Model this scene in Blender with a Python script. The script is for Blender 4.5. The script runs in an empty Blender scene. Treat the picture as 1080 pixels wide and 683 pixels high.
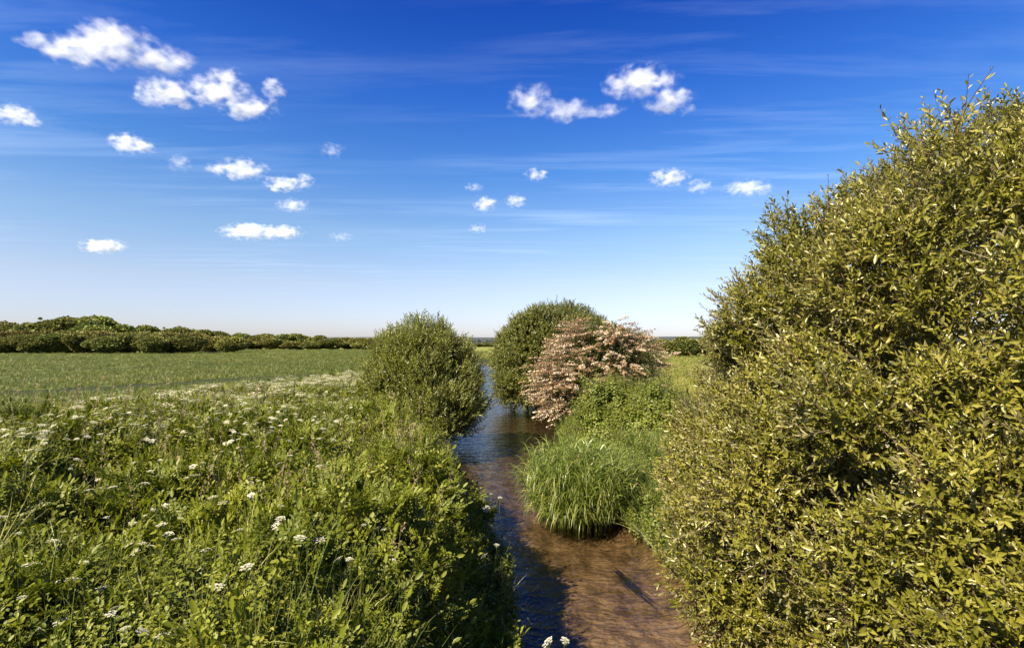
import bpy, math, random
import numpy as np
from mathutils import Vector
R = math.radians
rng = np.random.default_rng(11)
random.seed(5)
scene = bpy.context.scene
COL = scene.collection

# ------------------------------------------------------------------ camera maths
CAMZ = 4.2
F = 540.0
PITCH = math.atan(19.5 / F)
def ray(px, py):
    x = (px - 540) / F; y = (341.5 - py) / F
    return x, math.cos(PITCH) - math.sin(PITCH) * y, math.sin(PITCH) + math.cos(PITCH) * y
def at(px, py, Y):
    x, dy, dz = ray(px, py); t = Y / dy
    return (x * t, Y, CAMZ + dz * t)

# ------------------------------------------------------------------ numpy helpers
def ss(a, b, x):
    t = np.clip((np.asarray(x, float) - a) / (b - a), 0, 1); return t * t * (3 - 2 * t)
def _hash(ix, iy, iz, seed):
    h = (ix * 374761393 + iy * 668265263 + iz * 2147483647 + seed * 144665) & 0xffffffff
    h = ((h ^ (h >> 13)) * 1274126177) & 0xffffffff
    return ((h ^ (h >> 16)) & 0xffff) / 65535.0
def noise3(P, seed=0):
    P = np.asarray(P, float); i = np.floor(P).astype(np.int64); f = P - i; f = f * f * (3 - 2 * f)
    r = 0
    for dx in (0, 1):
        for dy in (0, 1):
            for dz in (0, 1):
                w = (f[..., 0] if dx else 1 - f[..., 0]) * (f[..., 1] if dy else 1 - f[..., 1]) * (f[..., 2] if dz else 1 - f[..., 2])
                r = r + w * _hash(i[..., 0] + dx, i[..., 1] + dy, i[..., 2] + dz, seed)
    return r
def noise2(X, Y, seed=0):
    X, Y = np.broadcast_arrays(np.asarray(X, float), np.asarray(Y, float))
    return noise3(np.stack([X, Y, np.zeros_like(X) + .5], -1), seed)
def unit(v): return v / np.maximum(np.linalg.norm(v, axis=-1, keepdims=True), 1e-9)
def rdir(n): return unit(rng.normal(size=(n, 3)))
def frames(d, roll=None):
    """rotation matrices whose Z column is d, with a random roll"""
    n = len(d); d = unit(d); h = rdir(n) if roll is None else roll
    x = unit(np.cross(h, d)); y = np.cross(d, x)
    return np.stack([x, y, d], -1)
def norm_frames(d, up):
    """Z column = d, Y column near `up`"""
    d = unit(d); x = unit(np.cross(up, d)); y = np.cross(d, x)
    return np.stack([x, y, d], -1)

class Geo:
    """collects quads and triangles with a per-vertex random value; builds ONE mesh object"""
    def __init__(s): s.v = []; s.q = []; s.t = []; s.r = []; s.n = 0
    def add(s, v, q=None, t=None, r=0.5):
        v = np.asarray(v, float).reshape(-1, 3)
        s.v.append(v); s.r.append(np.broadcast_to(np.asarray(r, float), (len(v),)))
        if q is not None and len(q): s.q.append(np.asarray(q, np.int64).reshape(-1, 4) + s.n)
        if t is not None and len(t): s.t.append(np.asarray(t, np.int64).reshape(-1, 3) + s.n)
        s.n += len(v)
    def merge(s, g): s.add(*g.arrays())
    def arrays(s):
        return (np.concatenate(s.v), np.concatenate(s.q) if s.q else np.zeros((0, 4), int),
                np.concatenate(s.t) if s.t else np.zeros((0, 3), int), np.concatenate(s.r))
    def scatter(s, tpl, pos, rot, scale, dr=None):
        """copies of a template (v,q,t,r) merged into this mesh"""
        v, q, t, r = tpl; n = len(pos)
        if n == 0: return
        scale = np.asarray(scale, float)
        if scale.ndim == 1: scale = scale[:, None].repeat(3, 1)
        V = np.einsum('nij,nkj->nki', rot, v[None] * scale[:, None, :]) + pos[:, None, :]
        k = len(v); off = (np.arange(n) * k)[:, None, None]
        rr = np.broadcast_to(r, (n, k)).copy()
        if dr is not None:
            rr = np.where(rr > -.5, np.clip(rr + dr[:, None], 0, 1), rr)
        s.add(V, (q[None] + off) if len(q) else None, (t[None] + off) if len(t) else None, rr.ravel())
    def build(s, name, mat, parent=None, smooth=False):
        v, q, t, r = s.arrays()
        me = bpy.data.meshes.new(name)
        me.vertices.add(len(v)); me.vertices.foreach_set('co', v.astype(np.float32).ravel())
        me.loops.add(q.size + t.size)
        me.loops.foreach_set('vertex_index', np.concatenate([q.ravel(), t.ravel()]).astype(np.int32))
        me.polygons.add(len(q) + len(t))
        st = np.concatenate([np.arange(len(q)) * 4, q.size + np.arange(len(t)) * 3]).astype(np.int32)
        me.polygons.foreach_set('loop_start', st)
        me.update(calc_edges=True)
        a = me.attributes.new('rnd', 'FLOAT', 'POINT'); a.data.foreach_set('value', r.astype(np.float32))
        if smooth: me.polygons.foreach_set('use_smooth', np.ones(len(me.polygons), bool))
        me.materials.append(mat)
        o = bpy.data.objects.new(name, me); COL.objects.link(o)
        if parent: o.parent = parent
        return o
    def local(s, p):
        s.v = [x - np.asarray(p, float) for x in s.v]; return s

def tag(o, label=None, cat=None, group=None, kind=None):
    if label: o['label'] = label
    if cat: o['category'] = cat
    if group: o['group'] = group
    if kind: o['kind'] = kind
    return o
def empty(name, loc, label, cat, group=None, rz=0):
    o = bpy.data.objects.new(name, None); COL.objects.link(o); o.location = loc; o.rotation_euler = (0, 0, rz)
    o.empty_display_size = .2
    return tag(o, label, cat, group)
def copy_thing(o, loc, rz, scale, label=None, group=None):
    c = o.copy(); COL.objects.link(c); c.location = loc; c.rotation_euler = (0, 0, rz); c.scale = scale
    if label: c['label'] = label
    if group: c['group'] = group
    for ch in list(o.children):
        d = ch.copy(); COL.objects.link(d); d.parent = c
    return c

def tube(g, pts, rad, k=5, r=-1.0):
    pts = np.asarray(pts, float); n = len(pts); rad = np.broadcast_to(np.asarray(rad, float), (n,))
    tan = unit(np.gradient(pts, axis=0)); ref = np.array([.31, .83, .17])
    x = unit(np.cross(tan, ref)); y = np.cross(tan, x)
    a = np.arange(k) / k * 2 * np.pi
    V = pts[:, None] + rad[:, None, None] * (np.cos(a)[None, :, None] * x[:, None] + np.sin(a)[None, :, None] * y[:, None])
    q = []
    for i in range(n - 1):
        for j in range(k):
            q.append((i * k + j, i * k + (j + 1) % k, (i + 1) * k + (j + 1) % k, (i + 1) * k + j))
    g.add(V, q, None, r)
def wander(p0, p1, n, amt):
    p0 = np.asarray(p0, float); p1 = np.asarray(p1, float); t = np.linspace(0, 1, n)[:, None]
    P = p0 + (p1 - p0) * t; J = np.cumsum(rng.normal(size=(n, 3)), 0) * amt / math.sqrt(n)
    return P + J * np.sin(t * np.pi * .5)

# ------------------------------------------------------------------ materials
def new_mat(name):
    m = bpy.data.materials.new(name); m.use_nodes = True; nt = m.node_tree; nt.nodes.clear()
    out = nt.nodes.new('ShaderNodeOutputMaterial'); return m, nt, out
def ramp(nt, stops, interp='LINEAR'):
    n = nt.nodes.new('ShaderNodeValToRGB'); cr = n.color_ramp; cr.interpolation = interp
    while len(cr.elements) < len(stops): cr.elements.new(.5)
    for e, (p, c) in zip(cr.elements, stops): e.position = p; e.color = (*c, 1)
    return n
def mix_col(nt, fac, a, b, mode='MIX'):
    n = nt.nodes.new('ShaderNodeMix'); n.data_type = 'RGBA'; n.blend_type = mode
    for s, v in ((n.inputs['Factor'], fac), (n.inputs[6], a), (n.inputs[7], b)):
        if hasattr(v, 'is_linked') or isinstance(v, bpy.types.NodeSocket): nt.links.new(v, s)
        elif isinstance(v, tuple): s.default_value = (*v, 1)
        else: s.default_value = v
    return n.outputs[2]
def math_n(nt, op, a, b=None, c=None, clamp=False):
    n = nt.nodes.new('ShaderNodeMath'); n.operation = op; n.use_clamp = clamp
    for i, v in enumerate((a, b, c)):
        if v is None: continue
        if isinstance(v, bpy.types.NodeSocket): nt.links.new(v, n.inputs[i])
        else: n.inputs[i].default_value = v
    return n.outputs[0]

def leaf_mat(name, stops, under=None, trans=(.30, .38, .04), tfac=.35, rough=.42, spec=.5, bark=(.10, .075, .05), vary=0.0):
    m, nt, out = new_mat(name); L = nt.links.new
    at_ = nt.nodes.new('ShaderNodeAttribute'); at_.attribute_name = 'rnd'
    rp = ramp(nt, stops); L(at_.outputs['Fac'], rp.inputs[0]); col = rp.outputs[0]
    if vary:
        oi = nt.nodes.new('ShaderNodeObjectInfo')
        hs = nt.nodes.new('ShaderNodeHueSaturation')
        L(math_n(nt, 'MULTIPLY_ADD', oi.outputs['Random'], vary * .07, .5 - vary * .035), hs.inputs['Hue'])
        L(math_n(nt, 'MULTIPLY_ADD', oi.outputs['Random'], vary, 1 - vary * .5), hs.inputs['Value'])
        L(col, hs.inputs['Color']); col = hs.outputs[0]
    top = col
    if under:
        ge = nt.nodes.new('ShaderNodeNewGeometry')
        col = mix_col(nt, math_n(nt, 'MULTIPLY', ge.outputs['Backfacing'], .75), col, under)
    isb = math_n(nt, 'LESS_THAN', at_.outputs['Fac'], -.5)
    col = mix_col(nt, isb, col, bark)
    p = nt.nodes.new('ShaderNodeBsdfPrincipled'); L(col, p.inputs['Base Color'])
    p.inputs['Roughness'].default_value = rough; p.inputs['Specular IOR Level'].default_value = spec
    tr = nt.nodes.new('ShaderNodeBsdfTranslucent')
    L(mix_col(nt, 1.0, mix_col(nt, .5, top, trans), (1.0, 1.0, 1.0), 'MULTIPLY'), tr.inputs['Color'])
    mx = nt.nodes.new('ShaderNodeMixShader')
    L(math_n(nt, 'MULTIPLY', math_n(nt, 'SUBTRACT', 1, isb), tfac), mx.inputs[0])
    L(p.outputs[0], mx.inputs[1]); L(tr.outputs[0], mx.inputs[2]); L(mx.outputs[0], out.inputs[0])
    return m

M = {}
M['sallow'] = leaf_mat('sallow_leaf', [(0, (.058, .064, .007)), (.45, (.152, .148, .014)), (.8, (.24, .215, .034)), (1, (.34, .29, .10))],
                       under=(.27, .24, .13), trans=(.30, .33, .03), tfac=.30, rough=.40, spec=.6, bark=(.12, .075, .045))
M['osier'] = leaf_mat('osier_leaf', [(0, (.062, .080, .009)), (.5, (.135, .152, .016)), (1, (.235, .22, .038))],
                      under=(.17, .18, .09), trans=(.28, .32, .03), tfac=.34, rough=.42)
M['bush'] = leaf_mat('bush_leaf', [(0, (.05, .066, .009)), (.5, (.110, .120, .016)), (1, (.19, .175, .036))],
                     under=(.13, .135, .07), trans=(.22, .27, .03), tfac=.3)
M['haw'] = leaf_mat('hawthorn_leaf', [(0, (.035, .055, .010)), (.6, (.09, .105, .016)), (1, (.16, .12, .03))], trans=(.26, .3, .03), tfac=.3)
M['blossom'] = leaf_mat('faded_blossom', [(0, (.18, .095, .04)), (.35, (.32, .195, .11)), (.65, (.46, .335, .225)), (1, (.64, .55, .42))],
                        trans=(.5, .34, .25), tfac=.25, rough=.7, spec=.2, bark=(.08, .05, .035))
M['herb'] = leaf_mat('herb_leaf', [(0, (.044, .064, .006)), (.4, (.106, .126, .009)), (.75, (.180, .190, .014)), (.93, (.25, .23, .03)), (1, (.34, .26, .06))],
                     trans=(.28, .32, .015), tfac=.28, rough=.5, spec=.3, bark=(.09, .10, .03))
M['herbdry'] = leaf_mat('bank_grass', [(0, (.09, .12, .02)), (.35, (.17, .18, .045)), (.75, (.33, .29, .13)), (1, (.46, .40, .24))],
                        trans=(.3, .3, .08), tfac=.3, rough=.55)
M['grass'] = leaf_mat('grass_blade', [(0, (.05, .085, .012)), (.6, (.10, .14, .022)), (1, (.22, .21, .06))], trans=(.26, .34, .04), tfac=.35, rough=.45)
M['reed'] = leaf_mat('reed_blade', [(0, (.075, .115, .014)), (.6, (.145, .178, .026)), (.9, (.22, .225, .05)), (1, (.36, .29, .12))], trans=(.24, .34, .06), tfac=.3, rough=.42)
M['meadow'] = leaf_mat('meadow_grass', [(0, (.10, .13, .018)), (.6, (.165, .178, .03)), (1, (.26, .23, .06))], trans=(.3, .3, .04), tfac=.3, rough=.6)
M['crop'] = leaf_mat('crop_blade', [(0, (.055, .074, .011)), (.6, (.100, .114, .017)), (1, (.17, .155, .03))], trans=(.2, .3, .05), tfac=.3, rough=.5)
M['nettle'] = leaf_mat('nettle_leaf', [(0, (.065, .095, .008)), (.6, (.13, .155, .014)), (1, (.22, .215, .03))], trans=(.3, .42, .03), tfac=.38, rough=.5)
M['seed'] = leaf_mat('grass_seed_head', [(0, (.22, .13, .09)), (.6, (.33, .22, .15)), (1, (.45, .35, .24))], trans=(.4, .28, .18), tfac=.3, rough=.7, spec=.2, bark=(.2, .19, .08))
M['tree'] = leaf_mat('far_tree_leaf', [(0, (.055, .075, .016)), (.5, (.14, .155, .032)), (1, (.23, .215, .055))], trans=(.12, .14, .03), tfac=.25, rough=.6, spec=.2, vary=.55)
M['scrub'] = leaf_mat('far_scrub_leaf', [(0, (.07, .075, .02)), (.5, (.16, .152, .040)), (1, (.26, .22, .065))], trans=(.16, .14, .03), tfac=.25, rough=.6, spec=.2, vary=.6)
M['darkhedge'] = leaf_mat('far_hedge_leaf', [(0, (.055, .075, .018)), (.5, (.13, .145, .034)), (1, (.21, .205, .058))], trans=(.12, .14, .03), tfac=.25, rough=.6, spec=.2, vary=.5)
M['hazewood'] = leaf_mat('haze_tinted_wood', [(0, (.05, .06, .06)), (1, (.09, .10, .10))], trans=(.1, .12, .1), tfac=.2, rough=.8, spec=.1)  # air haze painted in as a blue-grey leaf colour
M['umbel'] = leaf_mat('umbel_petal', [(0, (.42, .38, .22)), (.5, (.60, .57, .42)), (1, (.72, .70, .58))], trans=(.7, .68, .5), tfac=.25, rough=.7, spec=.2, bark=(.12, .15, .04))
M['stem'] = leaf_mat('herb_stem', [(0, (.09, .13, .03)), (1, (.14, .17, .05))], trans=(.2, .25, .04), tfac=.1, bark=(.10, .14, .035))

def bark_mat():
    m, nt, out = new_mat('bark'); L = nt.links.new
    tc = nt.nodes.new('ShaderNodeTexCoord'); n = nt.nodes.new('ShaderNodeTexNoise'); n.inputs['Scale'].default_value = 9; n.inputs['Detail'].default_value = 5
    L(tc.outputs['Object'], n.inputs['Vector'])
    r = ramp(nt, [(.3, (.05, .038, .028)), (.55, (.12, .09, .065)), (.75, (.20, .16, .12))]); L(n.outputs[0], r.inputs[0])
    p = nt.nodes.new('ShaderNodeBsdfPrincipled'); p.inputs['Roughness'].default_value = .85; L(r.outputs[0], p.inputs[0])
    b = nt.nodes.new('ShaderNodeBump'); b.inputs['Strength'].default_value = .6; b.inputs['Distance'].default_value = .03
    L(n.outputs[0], b.inputs['Height']); L(b.outputs[0], p.inputs['Normal']); L(p.outputs[0], out.inputs[0]); return m
M['bark'] = bark_mat()

# ------------------------------------------------------------------ terrain
_Y = [-40, 0, 7, 9.5, 11.5, 14, 16, 21, 25.5, 33, 46, 58, 75, 100, 150, 260, 4000]
_XL = [-.7, -.45, -.32, -.50, -.95, -2.0, -2.9, -3.4, -3.6, -3.5, -3.4, -3.7, -5, -9, -20, -60, -60]
_XR = [4.2, 3.6, 3.0, 2.9, 2.4, 2.1, 1.9, 2.0, 2.2, 2.6, .3, -.9, -2, -5.6, -16.5, -56.5, -56.5]
def XL(Y): return np.interp(Y, _Y, _XL)
def XR(Y): return np.interp(Y, _Y, _XR)
def field_edge(Y): return np.minimum(-11.6 + (np.asarray(Y, float) - 11) * .145, -7.5) + .5 * (noise2(Y * .5, Y * 0, 7) - .5)
def ground_z(X, Y):
    X = np.asarray(X, float); Y = np.asarray(Y, float)
    dl = XL(Y) - X; dr = X - XR(Y)
    wob = .25 * (noise2(X * .9, Y * .9, 3) - .5)
    zl = -.38 + 1.75 * ss(-.3, .95, dl + wob) + .52 * ss(1.2, 9, dl)
    zr = -.38 + 1.35 * ss(-.35, 1.6, dr + wob) + .55 * ss(1.2, 10, dr)
    z = np.where(dl > dr, zl, zr)
    near = np.minimum(1, np.maximum(dl, dr) / 3.0); near = np.clip(near, 0, 1)
    z = z + (.22 * (noise2(X * .55, Y * .55, 1) - .5) + .10 * (noise2(X * 2.1, Y * 2.1, 2) - .5)) * near
    bed = np.maximum(dl, dr) < 0
    z = z + np.where(bed, .10 * (noise2(X * 1.3, Y * .6, 5) - .5), 0)
    return z

def axis(lo, hi, fine, big, g=1.13):
    a = list(np.arange(lo, hi + 1e-6, fine)); s = fine
    while a[-1] < big: s *= g; a.append(a[-1] + s)
    s = fine; b = []; x = lo
    while x > -big: s *= g; x -= s; b.append(x)
    return np.array(b[::-1] + a)
gx = axis(-15, 11, .28, 4000); gy = np.concatenate([axis(-4, 44, .32, 5000)])
gy = gy[gy > -60]
GX, GY = np.meshgrid(gx, gy); GZ = ground_z(GX, GY)
def grid_quads(nx, ny):
    i = np.arange(ny - 1)[:, None] * nx + np.arange(nx - 1)[None]
    return np.stack([i, i + 1, i + nx + 1, i + nx], -1).reshape(-1, 4)
g = Geo()
# zone: 0 bed/bank mud, .33 bank herb soil, .66 crop field, 1 meadow
dl = XL(GY) - GX; dr = GX - XR(GY)
zone = np.where(dl > dr, np.where(GX < field_edge(GY), .66, .33 * ss(.0, .9, dl)), np.where(dr > 5, 1.0, .33 * ss(0, .9, dr)))
zone = np.where((dl > dr) & (GY > 160), 1.0, zone)
_s = (GX + 23.) * .8480 - (GY - 23.5) * .5300      # tractor track through the crop
zone = np.where((zone > .6) & (zone < .7) & (np.abs(np.mod(_s + .9, 24.) - .9) < 2.2) & (GY < 70), .33, zone)
g.add(np.stack([GX, GY, GZ], -1), grid_quads(len(gx), len(gy)), None, zone.ravel())
def ground_mat():
    m, nt, out = new_mat('ground_soil'); L = nt.links.new
    a = nt.nodes.new('ShaderNodeAttribute'); a.attribute_name = 'rnd'
    ge = nt.nodes.new('ShaderNodeNewGeometry')
    def nz(scale, det=6, stretch=None):
        n = nt.nodes.new('ShaderNodeTexNoise'); n.inputs['Scale'].default_value = scale; n.inputs['Detail'].default_value = det; n.inputs['Roughness'].default_value = .6
        if stretch:
            mp = nt.nodes.new('ShaderNodeMapping'); mp.inputs['Scale'].default_value = stretch; L(ge.outputs['Position'], mp.inputs[0]); L(mp.outputs[0], n.inputs['Vector'])
        else: L(ge.outputs['Position'], n.inputs['Vector'])
        return n.outputs[0]
    n1 = nz(2.2, 8, (1.5, .7, 1)); n2 = nz(.35, 6); n3 = nz(14, 4)
    bed = ramp(nt, [(.28, (.06, .043, .026)), (.42, (.15, .11, .068)), (.56, (.25, .188, .12)), (.72, (.34, .265, .18))]); L(n1, bed.inputs[0])
    grit = ramp(nt, [(.35, (.6, .6, .6)), (.6, (1, 1, 1))]); L(n3, grit.inputs[0])
    bedc = mix_col(nt, .8, bed.outputs[0], grit.outputs[0], 'MULTIPLY')
    soil = ramp(nt, [(.3, (.014, .018, .006)), (.6, (.026, .033, .010)), (.8, (.044, .048, .017))]); L(n1, soil.inputs[0])
    crop = ramp(nt, [(.3, (.055, .075, .016)), (.55, (.085, .105, .022)), (.75, (.125, .13, .03))]); L(n2, crop.inputs[0])
    mead = ramp(nt, [(.3, (.095, .12, .02)), (.55, (.15, .16, .03)), (.75, (.21, .19, .05))]); L(n2, mead.inputs[0])
    def step(x): return math_n(nt, 'MULTIPLY_ADD', a.outputs['Fac'], 12, -x * 12 + .5, clamp=True)
    c = mix_col(nt, math_n(nt, 'MULTIPLY_ADD', a.outputs['Fac'], 8, -.3, clamp=True), bedc, soil.outputs[0])
    c = mix_col(nt, step(.5), c, crop.outputs[0]); c = mix_col(nt, step(.84), c, mead.outputs[0])
    p = nt.nodes.new('ShaderNodeBsdfPrincipled'); p.inputs['Roughness'].default_value = .95; p.inputs['Specular IOR Level'].default_value = .15
    L(c, p.inputs[0]); b = nt.nodes.new('ShaderNodeBump'); b.inputs['Strength'].default_value = .7; b.inputs['Distance'].default_value = .08
    L(n1, b.inputs['Height']); L(b.outputs[0], p.inputs['Normal']); L(p.outputs[0], out.inputs[0]); return m
tag(g.build('ground', ground_mat(), smooth=True), kind='structure')

# ------------------------------------------------------------------ water
def water_mat():
    m, nt, out = new_mat('stream_water'); L = nt.links.new
    ge = nt.nodes.new('ShaderNodeNewGeometry')
    def nz(scale, st, det, dist=0.):
        mp = nt.nodes.new('ShaderNodeMapping'); mp.inputs['Scale'].default_value = st; mp.inputs['Rotation'].default_value = (0, 0, R(-8)); L(ge.outputs['Position'], mp.inputs[0])
        n = nt.nodes.new('ShaderNodeTexNoise'); n.inputs['Scale'].default_value = scale; n.inputs['Detail'].default_value = det; n.inputs['Distortion'].default_value = dist
        L(mp.outputs[0], n.inputs['Vector']); return n.outputs[0]
    h = math_n(nt, 'ADD', math_n(nt, 'MULTIPLY', nz(1.6, (1, 1.5, 1), 3, .6), 1.0), math_n(nt, 'MULTIPLY', nz(6.5, (1, 1.7, 1), 2, .4), .26))
    b = nt.nodes.new('ShaderNodeBump'); b.inputs['Strength'].default_value = 1.0; b.inputs['Distance'].default_value = .075; L(h, b.inputs['Height'])
    # the longer slanting path through the peaty water swallows more light
    lw = nt.nodes.new('ShaderNodeLayerWeight'); lw.inputs['Blend'].default_value = .5
    dp = ramp(nt, [(0, (.88, .82, .72)), (.45, (.80, .72, .60)), (.68, (.46, .40, .33)), (.88, (.12, .11, .10)), (1, (.04, .04, .04))]); L(lw.outputs['Facing'], dp.inputs[0])
    tr = nt.nodes.new('ShaderNodeBsdfTransparent'); L(dp.outputs[0], tr.inputs[0])
    gl = nt.nodes.new('ShaderNodeBsdfGlossy'); gl.inputs['Roughness'].default_value = .03; gl.inputs[0].default_value = (1, 1, 1, 1); L(b.outputs[0], gl.inputs['Normal'])
    fr = nt.nodes.new('ShaderNodeFresnel'); fr.inputs['IOR'].default_value = 1.34
    f2 = nt.nodes.new('ShaderNodeFresnel'); f2.inputs['IOR'].default_value = 1.34; L(b.outputs[0], f2.inputs['Normal'])
    mx = nt.nodes.new('ShaderNodeMixShader'); L(math_n(nt, 'MULTIPLY', math_n(nt, 'ADD', fr.outputs[0], f2.outputs[0]), .48, clamp=True), mx.inputs[0]); L(tr.outputs[0], mx.inputs[1]); L(gl.outputs[0], mx.inputs[2])
    L(mx.outputs[0], out.inputs[0]); return m
wy = np.concatenate([np.arange(-40, 0, 4.), np.arange(0, 70, .7), np.arange(70, 300, 8.)])
wt = np.linspace(0, 1, 13)
WX = (XL(wy) - .7)[:, None] + (XR(wy) - XL(wy) + 1.4)[:, None] * wt[None]
g = Geo(); g.add(np.stack([WX, np.repeat(wy[:, None], 13, 1), np.zeros_like(WX)], -1), grid_quads(13, len(wy)))
tag(g.build('water', water_mat(), smooth=True), kind='structure')

# ------------------------------------------------------------------ leaf and plant templates
def leaf(L=1., W=.36, fold=.25, bend=.12):
    """leaf along +Z, blade facing +Y, folded on its midrib: 6 verts, 2 quads"""
    v = np.array([[0, 0, 0], [W * .42, fold * W * .5, L * .32], [W * .40, fold * W * .5 - bend * L * .5, L * .70], [0, -bend * L, L],
                  [-W * .40, fold * W * .5 - bend * L * .5, L * .70], [-W * .42, fold * W * .5, L * .32]])
    return v, np.array([[3, 2, 1, 0], [5, 4, 3, 0]])
def put(g, v, q, pos, d, up, r):
    Rm = norm_frames(np.asarray([d], float), np.asarray([up], float))[0]
    g.add(v @ Rm.T + pos, q, None, r)
def shoot_tpl(n=9, length=.28, ll=.065, lw=.36, spread=52, twig=.0022, tipup=True, rspan=.5, seedr=.25):
    g = Geo(); tube(g, [(0, 0, 0), (.01, 0, length * .5), (0, .01, length)], [twig * 1.6, twig, twig * .6], 3)
    for i in range(n):
        t = .12 + .88 * (i + random.random() * .5) / n
        a = i * 2.4 + random.random() * .6; sp = R(spread * (1.1 - .55 * t) + random.uniform(-14, 14))
        d = np.array([math.sin(sp) * math.cos(a), math.sin(sp) * math.sin(a), math.cos(sp)])
        s = ll * random.uniform(.7, 1.15) * (1 - .3 * max(0, t - .7) / .3)
        v, q = leaf(s, s * lw, random.uniform(.1, .5), random.uniform(-.05, .28))
        put(g, v, q, np.array([0, 0, length * t]), d, np.array([0, 0, 1.]) + rng.normal(size=3) * .25, seedr + rspan * random.random())
    return g.arrays()
def blade(g, p0, d, L, w, droop, r, seg=4, face=None):
    """grass blade starting along d and drooping"""
    d = np.asarray(d, float); d = d / np.linalg.norm(d)
    side = np.cross(d, (0, 0, 1)); side = np.array([1., 0, 0]) if np.linalg.norm(side) < 1e-3 else side / np.linalg.norm(side)
    if face is not None:
        c, s_ = math.cos(face), math.sin(face); o2 = np.cross(d, side); side = side * c + o2 * s_
    P = []; p = np.asarray(p0, float).copy(); dd = d.copy()
    for i in range(seg + 1):
        t = i / seg; ww = w * (1 - t ** 1.8) * .5 + w * .04
        P += [p - side * ww, p + side * ww]; p = p + dd * L / seg; dd = dd + np.array([0, 0, -droop / seg * (1 + t)]); dd /= np.linalg.norm(dd)
    g.add(P, [(2 * i, 2 * i + 1, 2 * i + 3, 2 * i + 2) for i in range(seg)], None, r)
def tuft_tpl(n=9, L=.5, w=.008, spread=.5, droop=1.0, seg=3, base=.04):
    g = Geo()
    for i in range(n):
        a = random.random() * 6.283; s = spread * random.random() ** .7
        blade(g, (math.cos(a) * base * random.random(), math.sin(a) * base * random.random(), 0), (math.cos(a) * s, math.sin(a) * s, 1),
              L * random.uniform(.6, 1.1), w * random.uniform(.7, 1.3), droop * random.uniform(.4, 1.3), .2 + .6 * random.random(), seg, random.uniform(-.8, .8))
    return g.arrays()
def nettle_tpl(levels=6, H=.42, ll=.075):
    g = Geo(); tube(g, [(0, 0, 0), (.01, 0, H * .5), (0, 0, H)], [.003, .0025, .0015], 3)
    for i in range(levels):
        t = (i + .6) / levels; a = i * 1.571 + random.uniform(-.3, .3)
        for k in (0, 1):
            b = a + k * math.pi + random.uniform(-.25, .25); el = random.uniform(-.35, .45) + .5 * (t - .5)
            d = np.array([math.cos(b) * math.cos(el), math.sin(b) * math.cos(el), math.sin(el)])
            s = ll * (1.15 - .6 * t) * random.uniform(.8, 1.2); v, q = leaf(s, s * .62, random.uniform(.1, .4), random.uniform(.0, .4))
            put(g, v, q, np.array([0, 0, H * t]) + d * .012, d, (0, 0, 1), .2 + .35 * t + .25 * random.random())
    return g.arrays()
def frond(g, p0, d, L, r0, n=6, lf=.34):
    """feathery divided leaf"""
    d = np.asarray(d, float) / np.linalg.norm(d); side = np.cross(d, (0, 0, 1.)); side /= np.linalg.norm(side); up = np.cross(side, d)
    for i in range(n):
        t = .25 + .75 * i / n; pl = L * lf * (1.15 - t) * 1.4; base = p0 + d * L * t - up * 0.25 * L * t * t
        for sgn in (-1, 1):
            dd = side * sgn * .85 + d * .6 + up * random.uniform(-.15, .15); dd /= np.linalg.norm(dd)
            for j in range(3):
                s = pl * (.62 - .12 * j); q_ = base + dd * pl * (.15 + .33 * j)
                for sg2 in ((-1, 1) if j < 2 else (0,)):
                    d3 = dd * .8 + d * sg2 * .75 + rng.normal(size=3) * .12
                    v, q = leaf(s, s * .5, random.uniform(0, .3), random.uniform(0, .3)); put(g, v, q, q_, d3 / np.linalg.norm(d3), up + rng.normal(size=3) * .25, np.clip(r0 + random.uniform(-.15, .15), 0, 1))
    v, q = leaf(L * .3, L * .14); put(g, v, q, p0 + d * L * .98 - up * .25 * L, d, up, r0)
    tube(g, [p0, p0 + d * L * .5 - up * .06 * L, p0 + d * L - up * .25 * L], [.0022, .0016, .001], 3)
def frond_tpl(L=.24):
    g = Geo(); frond(g, np.zeros(3), (0.35, 0, 1), L, .45); return g.arrays()

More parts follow.
